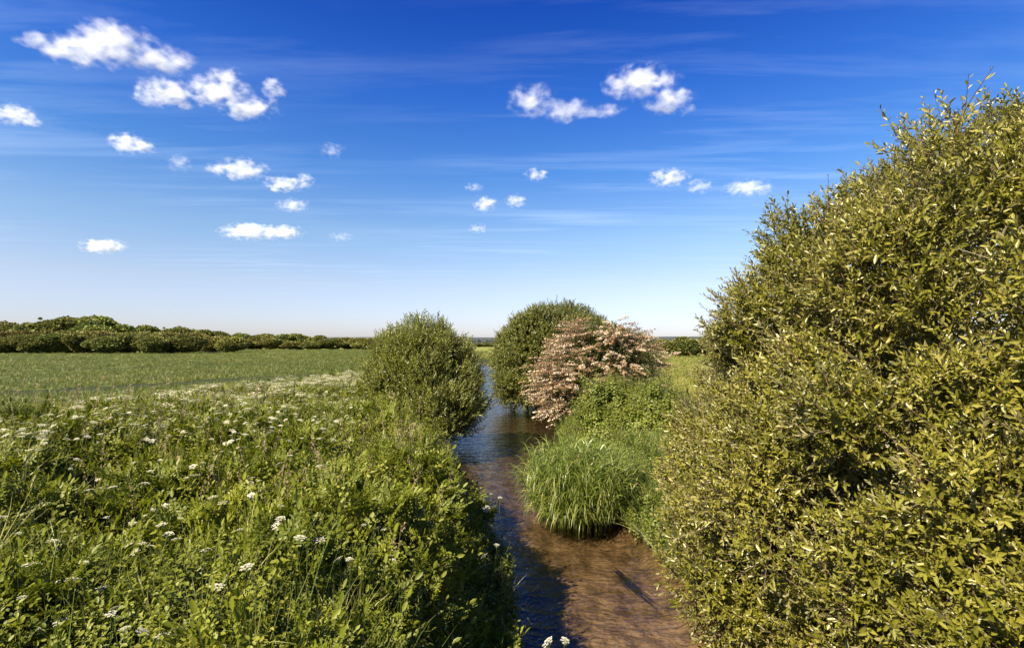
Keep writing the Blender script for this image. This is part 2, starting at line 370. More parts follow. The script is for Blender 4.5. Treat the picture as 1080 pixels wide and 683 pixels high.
# ------------------------------------------------------------------ tree and bush crowns
def surface_pts(lumps, n, inner=.88):
    """points and outward normals on the union of ellipsoids"""
    C = np.array([l[0] for l in lumps], float); Rr = np.array([l[1] for l in lumps], float)
    A = np.array([(r[0] * r[1]) ** 1.6 + (r[0] * r[2]) ** 1.6 + (r[1] * r[2]) ** 1.6 for r in Rr]) ** (1 / 1.6)
    k = rng.choice(len(lumps), size=n * 3, p=A / A.sum()); u = rdir(n * 3)
    P = C[k] + u * Rr[k]; N = unit(u / Rr[k])
    dmin = np.min(np.where(np.arange(len(lumps))[None] == k[:, None], 9, np.linalg.norm((P[:, None] - C[None]) / Rr[None], axis=2)), axis=1)
    ok = dmin > inner
    return P[ok][:n], N[ok][:n]
def crown(g, lumps, n_clump, per, tpls, rc=.35, up=.5, out=.6, rad=.55, jit=.35, scale=(.8, 1.2), keep=None, bump=.18, zmin=.05, bright=.12, sink=.25, droop=0.):
    P, N = surface_pts(lumps, n_clump)
    if keep is not None:
        m = keep(P, N); P = P[m]; N = N[m]
    n = len(P); big = noise3(P / (rc * 3.2), 21)
    P = P + N * ((big - .5) * 2 * bump)[:, None] - N * (rng.random(n) * sink)[:, None]
    k = np.repeat(np.arange(n), per); off = rdir(len(k)) * (rng.random(len(k)) ** .45)[:, None] * rc
    O = P[k] + off; ok = O[:, 2] > zmin; k = k[ok]; off = off[ok]; O = O[ok]
    D = unit(N[k] * out + np.array([0, 0, 1.]) * up + off / rc * rad + rng.normal(size=off.shape) * jit - np.array([0, 0, droop]))
    Rm = frames(D); S = rng.uniform(*scale, len(k)); dr = (rng.random(n)[k] - .5) * 2 * bright + (rng.random(len(k)) - .5) * .15
    w = rng.integers(0, len(tpls), len(k))
    for i, t in enumerate(tpls):
        s_ = w == i; g.scatter(t, O[s_], Rm[s_], S[s_], dr[s_])
    return P, N
def inner_leaves(g, lumps, n, size, shrink=.82):
    C = np.array([l[0] for l in lumps], float); Rr = np.array([l[1] for l in lumps], float)
    vol = Rr.prod(1); k = rng.choice(len(lumps), size=n, p=vol / vol.sum())
    P = C[k] + rdir(n) * Rr[k] * (shrink * rng.uniform(.55, 1, n) ** .5)[:, None]
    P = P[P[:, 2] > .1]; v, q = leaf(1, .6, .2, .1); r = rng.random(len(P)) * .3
    g.scatter((v, q, np.zeros((0, 3), int), np.full(6, .15)), P, frames(rdir(len(P))), rng.uniform(.7, 1.3, len(P)) * size, r)  # filler leaves in darker tones, painting the shade inside the crown
def limbs(root, lumps, n, r0, gz, spread=.3, spr=.35, k=6):
    g = Geo(); root = np.asarray(root, float)
    for i in range(n):
        c, rr = lumps[i % len(lumps)]; tgt = np.asarray(c) + rdir(1)[0] * np.asarray(rr) * .75; tgt[2] = max(tgt[2], root[2] + .6)
        b = root + np.array([random.uniform(-spread, spread), random.uniform(-spread, spread), gz])
        P = wander(b, tgt, 8, .25); rad = r0 * random.uniform(.6, 1.1) * np.linspace(1, .16, 8); tube(g, P, rad, k)
        for j in range(4):
            t2 = P[3 + j] + (rdir(1)[0] + np.array([0, 0, .4])) * np.asarray(rr) * spr
            tube(g, wander(P[3 + j], t2, 5, .12), rad[3 + j] * np.linspace(.6, .12, 5), 4)
    return g
def bush(name, cat, label, root, lumps, mat, tpls, n_clump, per, nin, inl, stems, r0, group=None, **kw):
    root = (root[0], root[1], float(ground_z(root[0], root[1])))
    e = empty(name, root, label, cat, group)
    limbs(root, lumps, stems, r0, -.25).local(root).build('trunk', M['bark'], e, smooth=True)
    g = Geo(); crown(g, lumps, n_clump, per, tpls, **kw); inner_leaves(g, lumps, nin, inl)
    g.local(root).build('crown', mat, e)
    return e

# the big sallow on the right bank, close to the camera
SL = [((6.75, 6.1, 2.3), (3.95, 3.9, 4.85)), ((4.6, 7.6, 2.0), (2.1, 2.2, 2.5)), ((3.6, 7.4, 1.3), (1.5, 1.8, 1.6)), ((8.4, 7.2, 4.5), (2.8, 2.6, 3.1)),
      ((5.5, 4.7, 1.6), (2.3, 1.9, 2.1)), ((4.4, 6.3, .9), (1.25, 1.3, 1.3)), ((4.95, 7.2, 3.0), (1.75, 1.8, 1.9)), ((4.65, 7.4, 3.9), (1.65, 1.7, 1.6)), ((6.0, 7.2, 3.9), (1.7, 1.7, 1.6))]
tp = [shoot_tpl(random.randint(9, 13), random.uniform(.22, .34), .074, .37) for _ in range(10)] + [shoot_tpl(8, .42, .066, .36, twig=.003)]
cam = np.array([0, 0, CAMZ])
def facing(P, N):
    d = unit(cam - P); return ((N * d).sum(1) > -.25) | (rng.random(len(P)) < .25)
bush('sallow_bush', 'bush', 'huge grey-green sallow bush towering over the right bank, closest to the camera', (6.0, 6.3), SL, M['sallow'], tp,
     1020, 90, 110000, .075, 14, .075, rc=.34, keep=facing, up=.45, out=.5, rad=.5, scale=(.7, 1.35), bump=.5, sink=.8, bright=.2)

# left-bank willow bush
WB = [((-3.8, 21, 2.5), (1.75, 1.7, 1.9)), ((-3.2, 20.4, 1.5), (1.7, 1.6, 1.3)), ((-4.6, 21, 3.3), (1.1, 1.1, 1.3)), ((-3.5, 21.2, 3.6), (1.1, 1.1, 1.25)), ((-2.6, 21, 3.2), (1.15, 1.1, 1.2)), ((-2.1, 20.8, 1.5), (.9, 1.2, 1.0)), ((-4.9, 20.6, 2.2), (.9, 1.0, 1.1)), ((-3.7, 19.6, 1.3), (1.2, 1.0, 1.0))]
tp2 = [shoot_tpl(random.randint(9, 12), random.uniform(.35, .6), .10, .34, 45) for _ in range(6)]
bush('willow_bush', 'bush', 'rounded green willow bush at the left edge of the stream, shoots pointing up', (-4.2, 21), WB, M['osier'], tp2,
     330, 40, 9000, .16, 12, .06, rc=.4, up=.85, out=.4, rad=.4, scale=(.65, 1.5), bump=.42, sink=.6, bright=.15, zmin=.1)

# large rounded bush across the stream
BB = [((2.4, 33, 3.1), (3.2, 3.0, 2.9)), ((.9, 32, 2.4), (2.0, 2.1, 2.0)), ((3.4, 33, 4.5), (2.2, 2.2, 1.8)), ((1.8, 31.8, 4.2), (1.9, 2.0, 1.8)), ((.4, 31.6, 1.5), (1.3, 1.5, 1.2)), ((4.9, 33, 4.1), (1.5, 1.6, 1.4)), ((.2, 32, 3.6), (1.0, 1.2, 1.2))]
tp3 = [shoot_tpl(random.randint(9, 11), random.uniform(.35, .55), .12, .42, 50) for _ in range(6)]
bush('sallow_bush', 'bush', 'big domed olive-green bush beside the pink-flowering hawthorn, overhanging the stream', (2.6, 33), BB, M['bush'], tp3,
     520, 42, 12000, .2, 10, .09, rc=.46, up=.5, out=.5, scale=(.7, 1.35), bump=.4, sink=.6, bright=.12)

# hawthorn
HW = [((4.7, 26.3, 3.1), (2.4, 2.0, 2.1)), ((3.1, 25.4, 2.3), (1.6, 1.6, 1.6)), ((6.2, 26.3, 2.9), (1.4, 1.5, 1.3)), ((4.7, 26.0, 4.5), (1.5, 1.3, 1.0)), ((2.9, 24.9, 1.3), (1.1, 1.1, .9))]
def spray_tpl():
    gl = Geo(); gb = Geo(); L = random.uniform(.7, 1.15)
    P = np.array([(0, 0, 0), (0, .02, L * .35), (0, .0, L * .7), (0, -.06, L)]); tube(gl, P, [.008, .006, .004, .002], 3)
    for i in range(17):
        t = random.random() ** .8; p = np.array([random.uniform(-.08, .08), .04 + random.uniform(0, .05), L * (.1 + .9 * t)])
        for j in range(5):
            s = random.uniform(.035, .06); v, q = leaf(s, s * .9, random.uniform(-.2, .2), .0); d = rdir(1)[0]; d[1] *= .4
            put(gb, v, q, p + rdir(1)[0] * .03, d, (0, 1, 0) + rng.normal(size=3) * .4, .25 + .6 * random.random())
    for i in range(12):
        t = random.random(); p = np.array([random.uniform(-.05, .05), random.uniform(-.05, .03), L * t]); s = random.uniform(.05, .08)
        v, q = leaf(s, s * .7); put(gl, v, q, p, rdir(1)[0] + np.array([0, 0, .5]), rdir(1)[0], .3 + .5 * random.random())
    return gl.arrays(), gb.arrays()
def hawthorn():
    root = (4.2, 26.4, float(ground_z(4.2, 26.4)))
    e = empty('hawthorn_tree', root, 'spreading hawthorn covered in faded pink and cream blossom on the right bank', 'tree')
    limbs(root, HW, 10, .10, -.2, spread=.15).local(root).build('trunk', M['bark'], e, smooth=True)
    sp = [spray_tpl() for _ in range(6)]; gl = Geo(); gb = Geo()
    P, N = surface_pts(HW, 720, .9)
    n = len(P); P = P - N * (rng.random(n) * .7)[:, None]; k = np.repeat(np.arange(n), 4)
    az = unit(N * np.array([1, 1, .0]) + 1e-3)
    O = P[k] + rng.normal(size=(len(k), 3)) * np.array([.26, .26, .05]); m = O[:, 2] > .5; O = O[m]; k = k[m]
    D = unit(az[k] * 1. + N[k] * .2 + np.array([-.35, 0, -.22]) + rng.normal(size=(len(k), 3)) * .2)
    Rm = norm_frames(D, np.array([0, 0, 1.]) + rng.normal(size=D.shape) * .15)
    S = rng.uniform(.7, 1.2, len(k)); w = rng.integers(0, 6, len(k)); dr = (rng.random(n)[k] - .5) * .75
    green = (noise3(O / .7, 4) > .70) | (rng.random(len(k)) < .10 + .4 * ss(4.6, 6.6, O[:, 0]))
    for i in range(6):
        s_ = w == i; gl.scatter(sp[i][0], O[s_], Rm[s_], S[s_], dr[s_])
        s_ = s_ & ~green; gb.scatter(sp[i][1], O[s_], Rm[s_], S[s_], dr[s_])
    inner_leaves(gl, HW, 9000, .14)
    gl.local(root).build('crown', M['haw'], e); gb.local(root).build('blossom', M['blossom'], e)
hawthorn()

# bright green leafy shrub in front of the hawthorn, and the tangle beside the stream
tpn = [nettle_tpl(random.randint(6, 8), random.uniform(.4, .6), .085) for _ in range(6)]
GS = [((4.0, 19, 1.5), (1.0, 1.1, .95)), ((5.1, 18.5, 1.6), (1.0, 1.1, .85)), ((3.4, 17.8, .9), (.8, .9, .7)), ((4.5, 17, 1.2), (.9, .9, .8))]
bush('elder_shrub', 'shrub', 'bright green leafy shrub below the hawthorn, between it and the reeds', (3.9, 18.6), GS, M['nettle'], tpn,
     190, 34, 7000, .12, 8, .03, rc=.32, up=.8, out=.5, scale=(.7, 1.7), bump=.55, sink=.6, bright=.22)

# reed clump standing at the water's edge
def reed_clump():
    c = np.array([1.55, 12.45]); e = empty('reed_clump', (c[0], c[1], 0.), 'dense mop of long green reed blades standing in the stream by the right bank', 'reeds')
    g = Geo()
    for i in range(620):                                   # stems, each with leaves hanging off it all the way up
        a = random.random() * 6.283; rr = math.sqrt(random.random()); x = .95 * rr * math.cos(a); y = .9 * rr * math.sin(a)
        H = 2.0 * (1 - .28 * rr ** 3) * random.uniform(.75, 1.1); lx = .45 * rr * math.cos(a) + random.gauss(0, .1); ly = .45 * rr * math.sin(a) + random.gauss(0, .1)
        tube(g, [(x, y, -.15), (x + lx * .3, y + ly * .3, H * .45), (x + lx * .75, y + ly * .75, H * .85)], [.005, .004, .002], 3, .35)
        for j in range(8):
            t = .12 + .88 * (j + random.random()) / 8; b = random.random() * 6.283 if random.random() < .5 else a + random.gauss(0, .7); o_ = random.uniform(.35, .9)
            blade(g, (x + lx * t * .85, y + ly * t * .85, H * t * .85), (math.cos(b) * o_, math.sin(b) * o_, 1), random.uniform(.4, .8), random.uniform(.013, .026),
                  random.uniform(1.2, 3.6), min(1, .15 + .6 * random.random() + (.35 if random.random() < .10 else 0)), 5, random.uniform(-.9, .9))
    g.build('blades', M['reed'], e)
reed_clump()

# ------------------------------------------------------------------ left bank: herbs, grass
tp_net = [nettle_tpl(random.randint(5, 7), random.uniform(.26, .42), .066) for _ in range(6)]
tp_fr = [frond_tpl(random.uniform(.2, .32)) for _ in range(6)]
tp_tuft = [tuft_tpl(9, .5, .007, .55) for _ in range(4)]
def veg_h(X, Y):
    dl_ = XL(Y) - X
    h = .36 + .58 * noise2(X * .75, Y * .75, 31) + .52 * ss(.28, .62, noise2(X * 1.35, Y * 1.35, 32)) + .2 * (noise2(X * 3.1, Y * 3.1, 33) - .5)
    return h * (.8 + .2 * ss(.2, 1.5, dl_)) * (.62 + .38 * ss(0, 4.5, X - field_edge(Y))) * (1 - .45 * np.exp(-((X + 3.8) / 2.2) ** 2 - ((Y - 18.6) / 2.4) ** 2))
def bank_normal(X, Y):
    e = .15
    f = lambda x, y: ground_z(x, y) + veg_h(x, y)
    nx = -(f(X + e, Y) - f(X - e, Y)) / (2 * e); ny = -(f(X, Y + e) - f(X, Y - e)) / (2 * e)
    return unit(np.stack([nx, ny, np.ones_like(nx)], -1))
def mixed_bank(bands, side='L', kinds=None):
    out = {'herb': Geo(), 'dry': Geo()}
    for (y0, y1, dens, sc) in bands:
        xr_ = lambda Y: XL(Y) + .35
        W = (y1 * 1.12 + 3.5) if y1 * 1.12 + 3.5 < 13 else 13
        n = int(W * (y1 - y0) * dens); Y = rng.uniform(y0, y1, n); X = XL(Y) + .3 - rng.random(n) * W
        ok = (X > field_edge(Y) - .4) & (X > -(Y * 1.12 + 2.5)); X = X[ok]; Y = Y[ok]; n = len(X)
        h = veg_h(X, Y); gz = np.maximum(ground_z(X, Y), -.05); lv = 1 - .75 * rng.random(n) ** 1.8
        Z = gz + h * lv - .28 * sc ** .5
        N = bank_normal(X, Y); P = np.stack([X, Y, Z], -1) + N * .05
        dist_edge = X - field_edge(Y)
        dry = ss(12, 24, Y) * .45 * (1 - ss(1.5, 5.5, dist_edge)) + .02 + (.02 + .12 * ss(5, 12, Y)) * (noise2(X * .6, Y * .6, 40) > .6)
        sel = rng.random(n); kind = np.where(sel < dry, 2, np.where(noise2(X * .8, Y * .8, 44) + (rng.random(n) - .5) * .5 > .57, 0, 1))
        D = unit(N * .8 + np.array([0, 0, .5]) + rng.normal(size=N.shape) * .38)
        S = sc * rng.uniform(.75, 1.25, n); dr = (rng.random(n) - .5) * .3 + (noise2(X * 1.1, Y * 1.1, 50) - .5) * .35
        for kd, tpls, key in ((0, tp_net, 'herb'), (1, tp_fr, 'herb'), (2, tp_tuft, 'dry')):
            w = rng.integers(0, len(tpls), n)
            for i, t in enumerate(tpls):
                s_ = (kind == kd) & (w == i); out[key].scatter(t, P[s_], frames(D[s_]), S[s_] ** (1.0, .9, .45)[kd] * (1.0 if kd != 1 else 1.08), dr[s_])
    return out
ob = mixed_bank([(.8, 4.5, 430, .85), (4.5, 8, 320, .95), (8, 13, 170, 1.1), (13, 20, 85, 1.25), (20, 32, 34, 1.6), (32, 60, 14, 2.2)])
tag(ob['herb'].build('undergrowth', M['herb']), 'dense green nettles and feathery herb leaves covering the left stream bank', 'undergrowth', kind='stuff')
tag(ob['dry'].build('bank_grass', M['herbdry']), 'pale yellow-green grass growing through the herbs on the left bank', 'grass', kind='stuff')

# foreground grass blades, bottom middle, and seed heads
def fore_grass():
    g = Geo()
    for i in range(700):
        px = random.uniform(270, 520) if i % 3 else random.uniform(0, 300); Y = random.uniform(2.6, 4.4)
        x = (px - 540) / F * Y; gz = float(ground_z(x, Y)) + .1
        a = random.random() * 6.283; s = random.uniform(.05, .4)
        blade(g, (x, Y, gz), (math.cos(a) * s, math.sin(a) * s, 1), random.uniform(.7, 1.15) + .25 * (XL(Y) - x > 1), random.uniform(.006, .013), random.uniform(.1, .9), .25 + .75 * random.random() ** 2, 5, random.uniform(-1.2, 1.2))
    return g
tag(fore_grass().build('tall_grass', M['grass']), 'long upright green grass blades at the bottom edge of the left bank', 'grass', kind='stuff')
def seed_tpl():
    g = Geo(); H = random.uniform(.5, .7); tube(g, [(0, 0, 0), (.02, 0, H * .6), (.06, .02, H)], [.002, .0018, .001], 3)
    for i in range(26):
        t = random.random(); p = np.array([.03 + .05 * t, .01, H * (.66 + .36 * t)]) + rng.normal(size=3) * .02 * (1.2 - t); s = random.uniform(.014, .028)
        v, q = leaf(s, s * .4); put(g, v, q, p, rdir(1)[0] + np.array([0, 0, 1.2]), rdir(1)[0], random.random())
    return g.arrays()
def seed_grass():
    g = Geo(); tpl = [seed_tpl() for _ in range(5)]; n = 260
    Y = rng.uniform(5., 13, n); X = XL(Y) - rng.uniform(.5, 9, n)
    m = (noise2(X * .45, Y * .45, 77) + (rng.random(n) - .5) * .3 > .53) & (X > -Y * 1.1 - 1); X = X[m]; Y = Y[m]
    P = np.stack([X, Y, ground_z(X, Y) + veg_h(X, Y) - .42], -1); D = unit(np.array([0, 0, 1.]) + rng.normal(size=P.shape) * .2)
    w = rng.integers(0, 5, len(X))
    for i in range(5): g.scatter(tpl[i], P[w == i], frames(D[w == i]), rng.uniform(.8, 1.2, (w == i).sum()) * (1 + .03 * Y[w == i]))
    return g
tag(seed_grass().build('flowering_grass', M['seed']), 'reddish brown flowering grass heads standing among the bank herbs', 'grass', kind='stuff')

# ------------------------------------------------------------------ cow parsley: individual plants
def umbel(g, c, axis_, Rr, nr=13):
    axis_ = np.asarray(axis_, float) / np.linalg.norm(axis_); Fm = frames(axis_[None])[0]
    for i in range(nr):
        rr = math.sqrt((i + .5) / nr); a = i * 2.4; p = c + Fm @ np.array([Rr * rr * math.cos(a), Rr * rr * math.sin(a), -.22 * Rr * rr * rr])
        tube(g, [c - axis_ * Rr * .75, p - axis_ * .004], [.0009, .0007], 3)
        for j in range(11):
            r2 = Rr * .21 * math.sqrt((j + .5) / 11); b = j * 2.4; s = Rr * .15
            pp = p + Fm @ np.array([r2 * math.cos(b), r2 * math.sin(b), .004 - r2 * .3])
            v, q = leaf(s, s * .95, .1, 0); d = Fm @ np.array([math.cos(b), math.sin(b), .15]); put(g, v, q, pp - d * s * .3, d, axis_, .45 + .5 * random.random())
def parsley_proto(kind, nheads):
    e = empty('cow_parsley', (0, 0, 0), 'cow parsley', 'cow parsley')
    H = 1.0; st = Geo(); top = np.array([random.uniform(-.06, .06), random.uniform(-.06, .06), H * .62]); main = wander((0, 0, 0), top, 5, .05); tube(st, main, [.006, .0055, .005, .0045, .004], 5)
    for i in range(nheads):
        a = i * 6.283 / nheads + random.random(); rr = (.04 if i == 0 else random.uniform(.1, .2)); c = np.array([top[0] + rr * math.cos(a), top[1] + rr * math.sin(a), H * random.uniform(.88, 1.04)])
        Ru = random.uniform(.03, .052); ax = np.array([.28 * math.cos(a) - .12, .28 * math.sin(a) - .15, 1.])
        ax = ax / np.linalg.norm(ax); tube(st, [main[-1 - (i % 2)], (main[-1 - (i % 2)] + c) / 2 + np.array([0, 0, -.03]), c - ax * Ru * .75], [.0032, .0026, .0018], 4)
        g = Geo(); umbel(g, c, ax, Ru); h = g.build('flower_head', M['umbel'], e)
    st.build('stem', M['stem'], e)
    for i in range(3):
        lf = Geo(); a = i * 2.1 + random.random(); frond(lf, main[2 + i % 3] * 1.0, (math.cos(a), math.sin(a), .55), random.uniform(.2, .3), .55)
        lf.build('leaf', M['herb'], e)
    return e
protos = [parsley_proto(i, n) for i, n in enumerate((1, 2, 2, 3, 3))]
_used = set()
def parsley(px, py, Y, k, label, group, s=1.0):
    x, y, z = at(px, py, Y)
    gz = float(ground_z(x, y)) - .05; H = max(.45, z - gz)
    o = protos[k]; sc = (.9 * s + .1 * H * s, .9 * s + .1 * H * s, H)
    if k in _used: c = copy_thing(o, (x, y, gz), random.random() * 6.283, sc)
    else: c = o; _used.add(k); c.location = (x, y, gz); c.rotation_euler = (0, 0, random.random() * 6.283); c.scale = sc
    c['label'] = label; c['group'] = group
def canopy_depth(px, py):
    x, dy, dz = ray(px, py); t = np.arange(2., 60, .1)
    hit = np.nonzero(CAMZ + dz * t < ground_z(x * t, dy * t) + veg_h(x * t, dy * t) + .04)[0]
    return float(dy * t[hit[0]]) if len(hit) else None
G1 = 'cow parsley in the foreground of the left bank'
for px, py in ((182, 664), (150, 655), (80, 643), (40, 660), (20, 560), (18, 628), (45, 568), (30, 592), (150, 578), (132, 548), (128, 508), (110, 503), (200, 503), (176, 520), (236, 522), (233, 517), (258, 505), (190, 565), (228, 573),
               (292, 533), (250, 559), (300, 517), (330, 510), (345, 552), (272, 500), (160, 532), (88, 590), (65, 608), (215, 612), (112, 610), (305, 560), (180, 545), (70, 560), (110, 640), (262, 585)) + tuple((random.uniform(0, 420), random.uniform(495, 600)) for _ in range(16)):
    Y = canopy_depth(px, py)
    if Y: parsley(px, py, Y * .985, random.choice((0, 0, 1, 2)), 'white cow parsley umbels rising from the dark herbs in the near foreground', G1, .85)
G2 = 'cow parsley leaning over the stream'
for px, py in ((515, 520), (529, 523), (478, 512), (450, 503), (524, 572), (488, 519), (583, 674)):
    Y = 3.4 + (683 - py) / 163 * 5.2 if py < 660 else 4.6
    parsley(px, py, Y, random.choice((1, 2)), 'cream-headed cow parsley at the very edge of the left bank over the water', G2)
G3 = 'cow parsley across the middle of the left bank'
for i in range(55):
    px = random.uniform(0, 400); py = random.uniform(446, 500)
    if py > 470 and random.random() < .45: continue
    Y = canopy_depth(px, py)
    if Y: parsley(px, py, Y * .98, random.choice((0, 1, 2)), 'cow parsley with scattered white umbels halfway up the left bank', G3)
G4 = 'cow parsley along the edge of the crop field'
for i in range(165):
    px = random.uniform(0, 405) if i % 3 else random.uniform(230, 400); edge = np.interp(px, [0, 180, 330, 400], [440, 419, 402, 394])
    py = edge + random.random() ** 1.4 * np.interp(px, [0, 300, 400], [22, 45, 45])
    Y = canopy_depth(px, py)
    if Y: parsley(px, py, Y * .98, random.choice((1, 2, 3, 4)), 'creamy cow parsley in the crowded flower strip bordering the crop field', G4, 1.05)

def flower_strip():
    g = Geo(); tpl = []
    for _ in range(4):
        t = Geo(); tube(t, [(0, 0, 0), (.01, 0, .25), (0, 0, .5)], [.006, .005, .004], 3)
        for j in range(3):
            a = random.random() * 6.28; c = np.array([.11 * math.cos(a), .11 * math.sin(a), .5 + random.uniform(-.05, .06)]); tube(t, [(0, 0, .35), c], .003, 3)
            for k in range(9):
                r2 = .075 * math.sqrt((k + .5) / 9); b = k * 2.4; v, q = leaf(.035, .03); put(t, v, q, c + np.array([r2 * math.cos(b), r2 * math.sin(b), -r2 * .2]), (math.cos(b), math.sin(b), .2), (0, 0, 1), .05 + .5 * random.random())
        tpl.append(t.arrays())
    n = 2400; Y = rng.uniform(10, 36, n); X = field_edge(Y) + rng.random(n) ** 1.6 * 6.0; m = (X < XL(Y) - 1) & (rng.random(n) < .25 + .75 * ss(10, 22, Y)); X = X[m]; Y = Y[m]
    P = np.stack([X, Y, ground_z(X, Y) + veg_h(X, Y) - .40], -1); w = rng.integers(0, 4, len(X)); D = unit(np.array([0, 0, 1.]) + rng.normal(size=P.shape) * .12)
    for i in range(4): g.scatter(tpl[i], P[w == i], frames(D[w == i]), rng.uniform(.7, 1.15, (w == i).sum()), (rng.random((w == i).sum()) - .5) * .3)
    return g
tag(flower_strip().build('wildflowers', M['umbel']), 'haze of small cream flower heads along the far part of the field edge', 'wildflowers', kind='stuff')

# ------------------------------------------------------------------ right bank herbs, meadow
def right_bank():
    g = Geo(); d = Geo()
    for (y0, y1, dens, sc) in ((3, 9, 60, 1.0), (9, 16, 70, 1.1), (16, 26, 36, 1.4), (26, 44, 16, 2.0)):
        n = int(6 * (y1 - y0) * dens); Y = rng.uniform(y0, y1, n); X = XR(Y) + .15 + rng.random(n) ** 1.2 * 6
        h = .25 + .45 * noise2(X * .8, Y * .8, 61); Z = np.maximum(ground_z(X, Y), 0) + h * (1 - .7 * rng.random(n) ** 2) - .25
        P = np.stack([X, Y, Z], -1); D = unit(np.array([-.25, -.2, 1.]) + rng.normal(size=P.shape) * .35); dr = (rng.random(n) - .5) * .4
        kd = rng.random(n) < .55; w = rng.integers(0, 6, n)
        for i in range(6):
            s_ = kd & (w == i); g.scatter(tp_net[i], P[s_], frames(D[s_]), sc * rng.uniform(.8, 1.2, s_.sum()), dr[s_])
            s_ = ~kd & (w == i); d.scatter(tp_tuft[i % 4], P[s_], frames(D[s_]), sc * rng.uniform(.8, 1.3, s_.sum()), dr[s_])
    tag(g.build('undergrowth', M['nettle']), 'bright green low herbs on the right bank behind the reeds', 'undergrowth', kind='stuff')
    tag(d.build('bank_grass', M['grass']), 'fresh green grass along the right bank by the hawthorn', 'grass', kind='stuff')
right_bank()
def meadow():
    g = Geo(); tpl = [tuft_tpl(8, .45, .012, .6, 1., 2) for _ in range(4)]
    for (y0, y1, dens, sc) in ((14, 30, 14, 1.2), (30, 60, 5, 2.2), (60, 130, 1.6, 3.4)):
        n = int((y1 - y0) * (y1 * .75) * dens); Y = rng.uniform(y0, y1, n); X = XR(Y) + 4 + rng.random(n) * y1 * .75
        if y0 > 40: X = np.where(rng.random(n) < .25, XR(Y) + 1 + rng.random(n) * 9, X)
        P = np.stack([X, Y, ground_z(X, Y) - .03], -1); D = unit(np.array([0, 0, 1.]) + rng.normal(size=P.shape) * .12); w = rng.integers(0, 4, n)
        dr = (noise2(X * .12, Y * .12, 71) - .5) * .9
        for i in range(4): g.scatter(tpl[i], P[w == i], frames(D[w == i]), (sc ** .45 * rng.uniform(.7, 1.2, (w == i).sum()))[:, None] * np.array([sc ** .6, sc ** .6, .8]), dr[w == i])
    tag(g.build('meadow_grass', M['meadow']), 'sunlit yellow-green meadow grass beyond the right bank', 'grass', kind='stuff')
meadow()
def crop():
    g = Geo(); tpl = [tuft_tpl(9, .42, .018, .9, 1.6, 2, .06) for _ in range(5)]
    A = np.array([-23., 23.5]); B = np.array([-18., 31.5]); u = (B - A) / np.linalg.norm(B - A); nrm = np.array([u[1], -u[0]])
    for (y0, y1, dens, sc) in ((6, 20, 34, .9), (20, 36, 26, 1.), (36, 62, 12, 1.4), (62, 104, 3.6, 2.7), (104, 158, 1.3, 4.0)):
        W = y1 * 1.15; n = int((y1 - y0) * W * dens); Y = rng.uniform(y0, y1, n); X = field_edge(Y) + .3 - rng.random(n) * W
        ok = X > -Y * 1.15 - 3; X = X[ok]; Y = Y[ok]; s = (X - A[0]) * nrm[0] + (Y - A[1]) * nrm[1]
        t = np.mod(s + .9, 24.0); gap = (np.abs(t - .9) < 2.3) & (rng.random(len(t)) < .94)
        X = X[~gap]; Y = Y[~gap]; s = s[~gap]; n = len(X)
        hz = .75 + .4 * noise2(X * .25, Y * .25, 81) + .12 * np.sin(s * 2 * np.pi / 3.)
        P = np.stack([X, Y, ground_z(X, Y) - .02], -1); D = unit(np.array([.1, 0, 1.]) + rng.normal(size=P.shape) * .15); w = rng.integers(0, 5, n)
        dr = (noise2(X * .3, Y * .3, 83) - .5) * .6 + (rng.random(n) - .5) * .3 + .1
        for i in range(5):
            m = w == i; g.scatter(tpl[i], P[m], frames(D[m]), np.stack([sc * np.ones(m.sum()), sc * np.ones(m.sum()), hz[m] * .68], -1) * rng.uniform(.85, 1.15, (m.sum(), 1)), dr[m])
    tag(g.build('crop', M['crop']), 'green young cereal crop filling the flat field on the left', 'crop', kind='stuff')
crop()

# ------------------------------------------------------------------ distant trees and hedges
def far_tpl(nl, n, q=.085, up=.5, lump=.3):
    """unit-size crown: 1 wide, about 1 tall"""
    g = Geo(); lumps = [((random.uniform(-.3, .3), random.uniform(-.3, .3), random.uniform(.32, .72)), (random.uniform(.16, .28),) * 2 + (random.uniform(.16, .26),)) for _ in range(nl)]
    lumps.append(((0, 0, .45), (.38, .38, .36)))
    P, N = surface_pts(lumps, n, .9); P = P - N * (rng.random(len(P)) * .06)[:, None]; v, qd = leaf(1, .8, .2, .1)
    D = unit(N + rng.normal(size=N.shape) * .7); g.scatter((v, qd, np.zeros((0, 3), int), np.full(6, .5)), P, frames(D), q * rng.uniform(.6, 1.3, len(P)), (rng.random(len(P)) - .5) * .6 + (noise3(P * 5, 3) - .5) * .7)
    g.v[-1][:, 2] = g.v[-1][:, 2] / g.v[-1][:, 2].max(); g.v[-1][:, :2] *= .5 / np.percentile(np.abs(g.v[-1][:, :2]), 99)
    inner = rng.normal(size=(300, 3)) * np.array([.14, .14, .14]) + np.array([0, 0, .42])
    g.scatter((v, qd, np.zeros((0, 3), int), np.full(6, .2)), inner, frames(rdir(300)), np.full(300, q * 2.))  # core leaves toned dark, crown shade put into their colour
    return g, lumps
def far_proto(name, cat, mat, nl, n, q):
    e = empty(name, (0, 0, 0), '-', cat); g, l = far_tpl(nl, n, q); g.build('crown', M[mat], e)
    t = Geo(); tube(t, wander((0, 0, -.05), (0, 0, .5), 5, .03), np.linspace(.045, .02, 5), 6)
    for i in range(4): tube(t, wander((0, 0, .22 + .06 * i), l[i][0], 4, .02), [.02, .014, .009, .005], 4)
    t.build('trunk', M['bark'], e, smooth=True); return e
